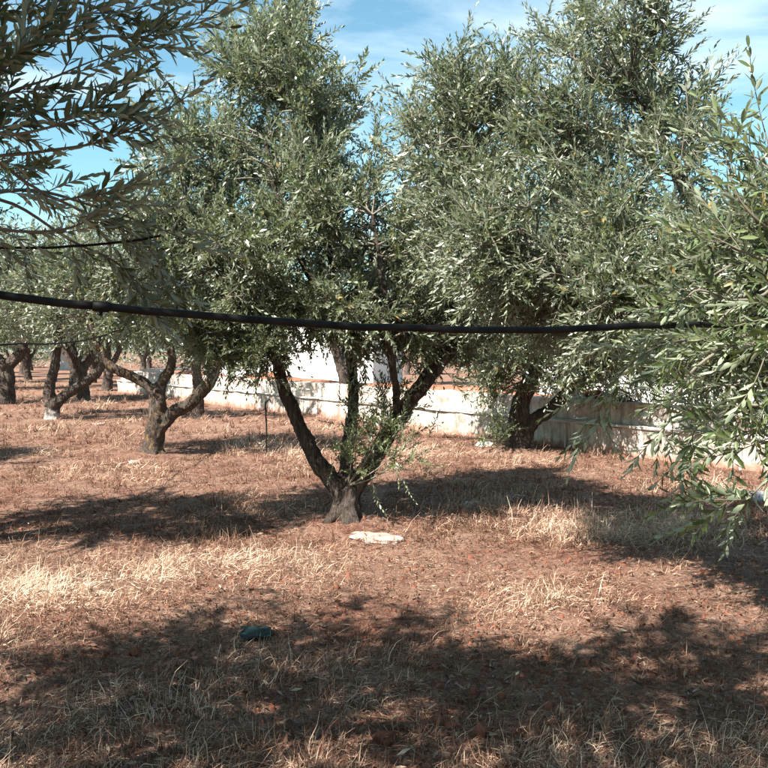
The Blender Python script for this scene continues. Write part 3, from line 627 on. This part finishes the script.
# a far wood closing the horizon
r = np.random.default_rng(40); pos, dr = [], []
for k in range(150):
    x = r.uniform(-68, 68); y = 95 + r.uniform(0, 25); hh = r.uniform(2.6, 4.6)
    if k % 2: x, y, hh = r.uniform(-48, 6), 76 + r.uniform(0, 14), r.uniform(2.2, 3.6)
    m_ = 28; u = unit(r.normal(size=(m_, 3))) * np.array([2.3, 2.3, hh / 2.2]) * r.uniform(.5, 1, (m_, 1)); pos.append(u + [x, y, hh * .52]); dr.append(unit(u + [0, 0, .4]))
pos = np.vstack(pos); pos[:, 2] = np.maximum(pos[:, 2], .2)
V, F, Mi, T = scatter(T_DIST[:3], pos, np.vstack(dr), r.uniform(1.5, 2.1, len(pos)), r)
tag(link('far_grove', mesh_quads('far_grove', V, F, [M_LEAF, M_TWIG], Mi, T)), 'far olive grove merging into one grey-green band at the horizon', 'grove', kind='stuff')

# ------------------------------------------------------------------ wall and buildings
dW = np.array([-.570, .8216]); nW = np.array([-.8216, -.570]); WQ = np.array([4.75, 11.5])
def wall_mesh(mb, t0, t1, n0, n1, z0, z1, step=.5, rough=.012, seed=0):
    """block along the wall line: t along it, n towards the grove; uneven faces"""
    k = max(2, int(abs(t1 - t0) / step) + 1); ts = np.linspace(t0, t1, k); zs = np.linspace(z0, z1, 4); g = []
    r = np.random.default_rng(seed)
    ring = [(n1, z) for z in zs] + [(n0, z) for z in zs[::-1]]
    for t in ts:
        for (nn, z) in ring:
            e = r.normal(0, rough) if z > z0 else 0
            p = WQ + dW * t + nW * (nn + e); g.append((p[0], p[1], z + (r.normal(0, rough * .6) if z > z0 else 0)))
    m_ = len(ring); F = []
    for i in range(k - 1):
        for j in range(m_):
            q = (j + 1) % m_; F.append((i * m_ + j, i * m_ + q, (i + 1) * m_ + q, (i + 1) * m_ + j))
    F += [tuple(range(m_)), tuple((k - 1) * m_ + j for j in reversed(range(m_)))]
    mb.add(g, F)
wb = np.array([WQ[0], WQ[1], 0.])
wr = tag(empty('garden_wall', wb), 'long low weathered white wall with a ledge and a set-back upper course', 'wall')
mb = MB(); wall_mesh(mb, -9, 26, -.25, .10, -.2, .43, step=.28, rough=.016, seed=1); mb.build('lower_course', M_WALL, wr, wb)
mb = MB(); wall_mesh(mb, -9, 26, -.26, .14, .434, .468, step=.35, rough=.009, seed=2); mb.build('ledge', M_COPING, wr, wb)
mb = MB(); wall_mesh(mb, .4, 26, -.28, -.03, .472, .80, step=.3, rough=.018, seed=3); mb.build('upper_course', M_WALL, wr, wb)
mb = MB(); wall_mesh(mb, 3.05, 3.42, -.36, -.0, .80, 1.06, step=.2, rough=.006, seed=4); wall_mesh(mb, 3.0, 3.47, -.40, .03, 1.064, 1.10, step=.25, rough=.004, seed=5)
mb.build('pier', M_WHITE, wr, wb)
r = np.random.default_rng(19)
for t in np.arange(-8.2, 12, 1.6):
    t = t + r.uniform(-.2, .2); mb = MB(); wall_mesh(mb, t, t + .03, .0995, .112, -.05, .425, rough=.004, seed=int(t * 10) + 400); mb.build('joint', M_COPING, wr, wb)
# red earth bank held behind the wall
xs = np.linspace(0, 1, 60); g = []; F = []
for i, t in enumerate(np.linspace(3.7, 24, 60)):
    for j, nn in enumerate((-.30, -.7, -1.4, -2.4, -4.0)):
        p = WQ + dW * t + nW * nn; g.append((p[0], p[1], (-.05, .80, .92, .75, -.15)[j] * (1 if j in (0, 4) else .75 + .3 * float(vnoise(t * .6, nn * 3, 4)))))
for i in range(59):
    for j in range(4): F.append((i * 5 + j, (i + 1) * 5 + j, (i + 1) * 5 + j + 1, i * 5 + j + 1))
mb = MB(); mb.add(g, F); tag(mb.build('earth_bank', M_EARTH, smooth=True), 'heaped bank of orange-red earth behind the low white wall', 'bank', kind='structure')

for i, (t, nn, h_, w_) in enumerate(((2.3, -1.1, 1.35, .75), (.9, -1.3, 1.25, .8), (-.6, -1.2, 1.5, .85), (-2.2, -1.4, 1.4, .9), (-3.8, -1.3, 1.6, .9), (-5.6, -1.5, 1.5, 1.0))):
    p = WQ + dW * t + nW * nn; r = np.random.default_rng(500 + i); bs = np.array([p[0], p[1], 0.])
    e = tag(empty('shrub', bs), 'dark green shrub behind the ledge end of the low white wall', 'shrub', 'shrubs behind the wall')
    ctr = r.normal(size=(26, 3)); ctr = unit(ctr) * r.uniform(.5, 1, (26, 1)) * [w_ * .7, w_ * .7, h_ * .4] + [0, 0, h_ * .5]
    pp, dd = [], []
    for c in ctr: pp.append(c + r.normal(0, .08, (9, 3))); dd.append(unit(unit(c - [0, 0, .4]) + r.normal(0, .5, (9, 3)) + [0, 0, .4]))
    pp = np.vstack(pp); pp[:, 2] = np.maximum(pp[:, 2], .12)
    V, F, Mi, T = scatter(T_FAR, pp, np.vstack(dd), r.uniform(.6, 1.0, len(pp)), r, -.3)
    tag(link('foliage', mesh_quads('foliage', V, F, [M_LEAF, M_TWIG], Mi, T), e), kind='stuff')
    tag(link('stems', branch_mesh([catmull([np.array([0, 0, -.06]), c * [.5, .5, .45], c], 3) for c in ctr], .014, .004, 5, np.zeros(3), 'stems'), e), kind='stuff')

def house(name, loc, rz, w_, d_, h_, wins, label, cat, roof=.18, door=None, mat=None):
    e = tag(empty(name, loc), label, cat); e.rotation_euler = (0, 0, rz)
    # walls as boxes around the openings of the front (facing -y)
    cuts = sorted(wins + ([door] if door else [])); mb = MB(); x = -w_ / 2
    for (cx, cz, cw, ch) in cuts:
        mb.box((x, -d_ / 2, -.2), (cx - cw / 2, -d_ / 2 + .3, h_))
        if cz - ch / 2 > 0: mb.box((cx - cw / 2, -d_ / 2, -.2), (cx + cw / 2, -d_ / 2 + .3, cz - ch / 2))
        mb.box((cx - cw / 2, -d_ / 2, cz + ch / 2), (cx + cw / 2, -d_ / 2 + .3, h_)); x = cx + cw / 2
    mb.box((x, -d_ / 2, -.2), (w_ / 2, -d_ / 2 + .3, h_)); mb.box((-w_ / 2, -d_ / 2 + .3, -.2), (-w_ / 2 + .3, d_ / 2, h_))
    mb.box((w_ / 2 - .3, -d_ / 2 + .3, -.2), (w_ / 2, d_ / 2, h_)); mb.box((-w_ / 2 + .3, d_ / 2 - .3, -.2), (w_ / 2 - .3, d_ / 2, h_)); mb.build('wall', mat or M_WHITE, e)
    mb = MB(); mb.box((-w_ / 2 - .12, -d_ / 2 - .12, h_ + .003), (w_ / 2 + .12, d_ / 2 + .12, h_ + roof)); mb.build('roof', M_COPING, e)
    for (cx, cz, cw, ch) in cuts:
        mb = MB(); mb.box((cx - cw / 2 + .03, -d_ / 2 + .16, cz - ch / 2 + .03), (cx + cw / 2 - .03, -d_ / 2 + .2, cz + ch / 2 - .03)); wn = mb.build('door' if door and (cx, cz, cw, ch) == door else 'window', M_DARK, e)
        if not (door and (cx, cz, cw, ch) == door):
            mb = MB(); mb.box((cx - cw / 2 - .06, -d_ / 2 - .06, cz - ch / 2 - .07), (cx + cw / 2 + .06, -d_ / 2 - .004, cz - ch / 2 - .005)); mb.build('sill', M_COPING, wn)
    return e
house('farmhouse', (-2.9, 36, 0), -.25, 6.4, 5, 3.1, [(-2.0, 1.6, .8, 1.0), (2.3, 1.6, .8, 1.0)], 'white farmhouse glimpsed under the crown of the three-limbed olive', 'house')
house('outbuilding', (7.6, 24, 0), -.5, 5.5, 4, 2.3, [(-1.4, 1.2, .7, .7), (1.2, 1.2, .7, .7)], 'white outbuilding beyond the earth bank, seen through olive leaves', 'building')
house('water_tank', (-8.1, 35.6, 0), -.2, 2.6, 2.2, .72, [(-.2, .32, .45, .5)], 'low white concrete tank with one dark opening among the far trees', 'tank', roof=.12)
house('field_hut', (-25.5, 70, 0), .1, 2.4, 2.4, 1.9, [(.4, 1.1, .6, .7)], 'pale far hut beyond the last rows of olives', 'hut', mat=M_COPING)

# ------------------------------------------------------------------ hoses
def hose(label, pts, rad, group=None, name='irrigation_hose'):
    c = catmull(pts, 14); kk = np.arange(len(c)); c[:, 2] += .006 * (vnoise(kk * .23, kk * 0 + 3.3, 8) - .5) * min(1, rad / .01); c[:, 1] += .008 * (vnoise(kk * .31, kk * 0 + 1.3, 9) - .5); mb = MB(); mb.tube(c, rad, 12); return tag(mb.build(name, M_HOSE, None, (0, 0, 0), True), label, 'hose', group), c
h1, c = hose('thick black irrigation hose strung between the boughs at head height',
          [Wd(-2.3, 1.95, 1.62), P(-120, 281, 2.12), P(0, 295, 2.2), P(95, 306, 2.28), P(210, 316, 2.4), P(330, 325, 2.5), P(430, 329, 2.6), P(530, 330, 2.7), P(660, 325, 2.85), P(735, 326, 3.2), P(800, 332, 3.7), Wd(2.55, 4.7, 1.32)], .0108)
mb = MB(); q = P(101, 306.5, 2.285); d = unit(P(120, 308.5, 2.3) - P(80, 304.5, 2.265))
mb.tube(np.array([q - d * .022, q - d * .021, q + d * .021, q + d * .022]), [.011, .0145, .0145, .011], 14); mb.tube(np.array([q, q + [0, -.004, -.024]]), [.006, .004], 8)
mb.build('joint', M_HOSE, h1, smooth=True)
hose('thin black drip tube running into the shaded boughs above the thick hose', [Wd(-2.55, 1.9, 2.1), P(-60, 252, 2.8), P(0, 248, 2.9), P(60, 247, 3.0), P(130, 241, 3.05), P(160, 236, 3.1)], .0046, name='drip_tube')
hose('thin black drip tube sagging below the thick hose toward the lichen-covered tree', [Wd(-4.25, 6.55, 1.45), P(0, 345, 8.5), P(50, 344, 9.6), P(90, 339, 11), P(120, 330, 13.0)], .0095, name='drip_tube')
mb = MB(); g0 = ground_at(266, 455); p0 = np.array([g0[0], g0[1], -.08])
mb.tube(catmull([p0, p0 + [.01, 0, .45], p0 + [-.01, .01, .9]], 4), .012, 7)
mb.tube(catmull([p0 + [-.01, .01, .86], p0 + [.05, 0, .93], p0 + [.09, -.02, .88]], 3), .008, 6)
tag(mb.build('garden_stake', M_HOSE, None, (0, 0, 0), True), 'thin dark stake upright in the grass between the three-limbed and lichen-covered trees', 'stake')

# ------------------------------------------------------------------ stones, clods, scraps
def rock(name, px, py, size, mat, label, cat, seed, flat=.4, group=None, sink=.25, rough=.25):
    g = ground_at(px, py); r = np.random.default_rng(seed); import bmesh
    bm = bmesh.new(); bmesh.ops.create_icosphere(bm, subdivisions=3, radius=1)
    off = r.uniform(0, 50, 3)
    for v in bm.verts:
        c = v.co; k = 1 + rough * (float(vnoise(c.x * 1.7 + off[0] + c.z, c.y * 1.7 + off[1], seed)) * 2 - 1) + rough * .5 * (float(vnoise(c.x * 4 + off[2], c.y * 4 + c.z * 3, seed + 1)) * 2 - 1)
        v.co = Vector((c.x * size[0] * k, c.y * size[1] * k, (max(c.z, -.6) if c.z < 0 else min(c.z, .8)) * size[0] * flat * k))
    me = bpy.data.meshes.new(name); bm.to_mesh(me); bm.free(); me.materials.append(mat); me.polygons.foreach_set('use_smooth', [True] * len(me.polygons))
    o = link(name, me); o.location = (g[0], g[1], float(gz(*g)) + size[0] * flat * (.5 - sink)); o.rotation_euler = (0, 0, r.uniform(0, 6))
    return tag(o, label, cat, group)
rock('flat_rock', 376, 537, (.21, .30), M_ROCK, 'pale flat rock half sunk in the soil at the foot of the three-limbed olive', 'rock', 4, .09, sink=.42, rough=.4).rotation_euler = (0, 0, .3)
rock('grey_slab', 757, 500, (.22, .2), M_GREY, 'grey flat stone under the hanging spray of the broad right-hand olive', 'stone', 2, .25)
rock('rubble_stone', 486, 449, (.16, .12), M_STONE, 'white stone at the foot of the leaning olive by the wall', 'stone', 3, .5)
rock('rubble_stone', 100, 426, (.12, .10), M_ROCK, 'white stone on open ground between the whitewashed and lichen-covered trees', 'stone', 4, .4)
rock('rubble_stone', 135, 462, (.11, .10), M_ROCK, 'pale stone beside the trunk foot of the lichen-covered tree', 'stone', 5, .3)
rock('rubble_stone', 469, 505, (.06, .05), M_STONE, 'little white stone in the shade right of the three-limbed olive', 'stone', 6, .5)
for k, (px, py, s) in enumerate(((441, 716, .05), (424, 722, .04), (482, 729, .045), (452, 722, .035), (385, 735, .05), (135, 652, .035))):
    rock('soil_clod', px, py, (s, s * .8), M_CLOD, 'fist-sized orange-red soil clod lying in the shaded straw', 'clod', 20 + k, .7, 'loose soil clods', .2, .4)
# crumpled teal plastic scrap
g = ground_at(255, 634); r = np.random.default_rng(3); nu, nv = 14, 9; Vv, Ff = [], []
for i in range(nu):
    for j in range(nv):
        u, v = i / (nu - 1) - .5, j / (nv - 1) - .5
        z = .026 * float(vnoise(i * .55, j * .6, 9)) + .012 * max(0, .5 - abs(u) - .3 * abs(v)); Vv.append((u * .19 * (1 - .25 * abs(v)) + .01 * float(vnoise(j * .9, i, 2)), v * .17, z + .008))
for i in range(nu - 1):
    for j in range(nv - 1): Ff.append((i * nv + j, (i + 1) * nv + j, (i + 1) * nv + j + 1, i * nv + j + 1))
mb = MB(); mb.add(Vv, Ff); o = mb.build('plastic_scrap', M_TEAL, smooth=True); o.location = (g[0], g[1], float(gz(*g)) + .008); o.rotation_euler = (.03, 0, .2)
sm = o.modifiers.new('thickness', 'SOLIDIFY'); sm.thickness = .003
tag(o, 'crumpled dark teal plastic scrap lying in the shaded grass', 'scrap')

# ------------------------------------------------------------------ dry grass and litter
TR = [main_base, np.array([P(152, 457, 13.1)[0], 13.1]), np.array([P(517, 443, 13.5)[0], 13.5]), np.array([P(52, 420, 19.7)[0], 19.7])]
TALL_LIT = [(*ground_at(px, py), rr, a) for px, py, rr, a in ((90, 582, (1.5, .45), .34), (640, 532, (1.6, .6), .30), (540, 600, (.6, .6), .26), (250, 560, (.8, .4), .12), (100, 480, (1.6, .5), .12), (690, 545, (.8, .5), .1), (560, 650, (.3, .3), .12))]  # taller, denser grass; brightness of the sunlit strips is put into its tint too
def blades(N, ylo, yhi, wid, lenlo, lenhi, seg, seed, power=1.0):
    r = np.random.default_rng(seed)
    C = N * 4; y = ylo * (yhi / ylo) ** (r.random(C) ** power); x = (r.random(C) * 2 - 1) * (.50 * y + .5)
    tuft = r.random(C) < .5; nt_ = N // 22; ty = ylo * (yhi / ylo) ** (r.random(nt_) ** power); tx = (r.random(nt_) * 2 - 1) * (.50 * ty + .5); wch = r.integers(0, nt_, C)
    x = np.where(tuft, tx[wch] + r.normal(0, .028, C), x); y = np.where(tuft, ty[wch] + r.normal(0, .028, C), y)
    patch = fbm(x * .9, y * .9, 61, 3)
    for bx, by, br_, ba in TALL_LIT: patch = patch + ba * np.exp(-(((x - bx) / br_[0]) ** 2 + ((y - by) / br_[1]) ** 2))
    fine = fbm(x * 4.5, y * 4.5, 71, 2)
    dens = np.clip((patch - .28) * 3.0, .4, 1) * np.clip((fine - .24) * 3, .3, 1)
    for t in TR: dens *= np.clip((np.hypot(x - t[0], y - t[1]) - .22) / .7, .05, 1)
    side = (x - WQ[0]) * nW[0] + (y - WQ[1]) * nW[1]; dens *= (side > .16)
    fr = main_base + [.29, -.55]; dens *= np.clip((np.hypot(x - ground_at(376, 537)[0], y - ground_at(376, 537)[1]) - .12) / .2, .05, 1)
    ts = ground_at(255, 634); dens *= np.clip((np.hypot(x - ts[0], y - ts[1]) - .04) / .12, .15, 1)
    kk = np.where(r.random(C) < dens)[0][:N]; tuft = tuft[kk]; x, y, patch, fine = x[kk], y[kk], patch[kk], fine[kk]; n_ = len(kk)
    ln = r.uniform(lenlo, lenhi, n_) * (.45 + 1.1 * np.clip(patch - .25, 0, .7)) * r.choice([.6, 1, 1.4], n_, p=[.56, .38, .06])
    th = fbm(x * 1.3, y * 1.3, 81, 3) * 18 + r.normal(0, 1.1, n_); lean = np.clip(np.where(tuft, r.normal(.75, .35, n_), r.normal(1.2, .28, n_)), .05, 1.5); curl = r.normal(1.0, 1.1, n_)
    hd = np.stack([np.cos(th), np.sin(th)], 1); sd_ = np.stack([-np.sin(th), np.cos(th)], 1)
    wd = wid * r.uniform(.6, 1.4, n_) * (1 + y / 22); Vs = []; pz = gz(x, y) * np.clip(1.2 - np.hypot(x, y - 8) / 60, 0, 1) - .012
    px_, py_ = x.copy(), y.copy(); ang = lean.copy(); swirl = r.normal(0, .8, n_); floor = pz + .016
    for s in range(seg + 1):
        ww = wd * (1 - s / seg * .8) * .5; Vs.append(np.stack([px_ + sd_[:, 0] * ww, py_ + sd_[:, 1] * ww, pz + ww * .6], 1)); Vs.append(np.stack([px_ - sd_[:, 0] * ww, py_ - sd_[:, 1] * ww, pz - ww * .6], 1))
        st = ln / seg; px_ = px_ + np.sin(ang) * hd[:, 0] * st; py_ = py_ + np.sin(ang) * hd[:, 1] * st; pz = np.maximum(pz + np.cos(ang) * st, floor); ang = ang + curl / seg * 1.4
        th = th + swirl; hd = np.stack([np.cos(th), np.sin(th)], 1)
    A = np.stack(Vs, 1); nv_ = A.shape[1]; base_ = (np.arange(n_) * nv_)[:, None]
    F = np.concatenate([base_ + np.array([[2 * s, 2 * s + 1, 2 * s + 3, 2 * s + 2]]) for s in range(seg)], 1).reshape(-1, 4)
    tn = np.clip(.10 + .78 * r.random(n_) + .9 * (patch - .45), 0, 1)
    return A.reshape(-1, 3), F, np.repeat(tn, seg)
Vs, Fs, Ts, n = [], [], [], 0
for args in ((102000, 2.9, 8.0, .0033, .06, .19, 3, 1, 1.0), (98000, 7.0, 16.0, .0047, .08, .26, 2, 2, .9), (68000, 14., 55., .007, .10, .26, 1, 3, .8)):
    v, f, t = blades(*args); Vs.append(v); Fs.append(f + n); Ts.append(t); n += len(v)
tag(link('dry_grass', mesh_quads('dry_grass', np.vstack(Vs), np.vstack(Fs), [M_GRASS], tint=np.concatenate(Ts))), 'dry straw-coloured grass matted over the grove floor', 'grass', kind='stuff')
# fallen leaves and crumbs of soil
r = np.random.default_rng(77); N = 14000
y = 2.9 * (14 / 2.9) ** r.random(N); x = (r.random(N) * 2 - 1) * (.5 * y + .4); z = gz(x, y) + .012
th = r.uniform(0, 6.28, N); Lf = r.uniform(.03, .065, N); l = np.stack([np.cos(th), np.sin(th), r.normal(0, .25, N)], 1); s = np.stack([-np.sin(th), np.cos(th), r.normal(0, .4, N)], 1)
o_ = np.stack([x, y, z + r.uniform(0, .02, N)], 1)[:, None]; T4 = np.array([(0, 0), (.45, -.12), (1, 0), (.45, .12)])
V = (o_ + Lf[:, None, None] * (T4[None, :, :1] * l[:, None] + T4[None, :, 1:] * s[:, None])).reshape(-1, 3)
M_LITTER = leaf_material('fallen_leaf', [(0, (0.04, 0.02, 0.014)), (.5, (.10, .055, .036)), (.9, (.19, .13, .09)), (1, (.36, .30, .22))], (.26, .20, .15), .1, .1)
tag(link('leaf_litter', mesh_quads('leaf_litter', V, np.arange(N * 4).reshape(-1, 4), [M_LITTER], tint=r.random(N))), 'fallen olive leaves scattered through the dry grass', 'leaves', kind='stuff')
N = 2600; y = 2.9 * (12 / 2.9) ** r.random(N); x = (r.random(N) * 2 - 1) * (.5 * y + .4)
kp = fbm(x * .9, y * .9, 61, 3) < .56; x, y = x[kp], y[kp]; N = len(x); s = r.uniform(.004, .013, N) * r.choice([1, 1.8], N, p=[.93, .07])
oct_ = np.array([(-1, -1, -.7), (1, -1, -.7), (1, 1, -.7), (-1, 1, -.7), (-.7, -.7, .7), (.7, -.7, .7), (.7, .7, .7), (-.7, .7, .7)])
jit = 1 + r.uniform(-.35, .35, (N, 8, 3)); V = np.stack([x, y, gz(x, y) + s * .5], 1)[:, None] + oct_[None] * jit * s[:, None, None]
cf = np.array([(4, 5, 6, 7), (0, 1, 5, 4), (1, 2, 6, 5), (2, 3, 7, 6), (3, 0, 4, 7)])
tag(link('soil_crumbs', mesh_quads('soil_crumbs', V.reshape(-1, 3), (cf[None] + (np.arange(N) * 8)[:, None, None]).reshape(-1, 4), [M_CLOD], smooth=True)), 'small crumbs of red soil between the grass', 'soil', kind='stuff')
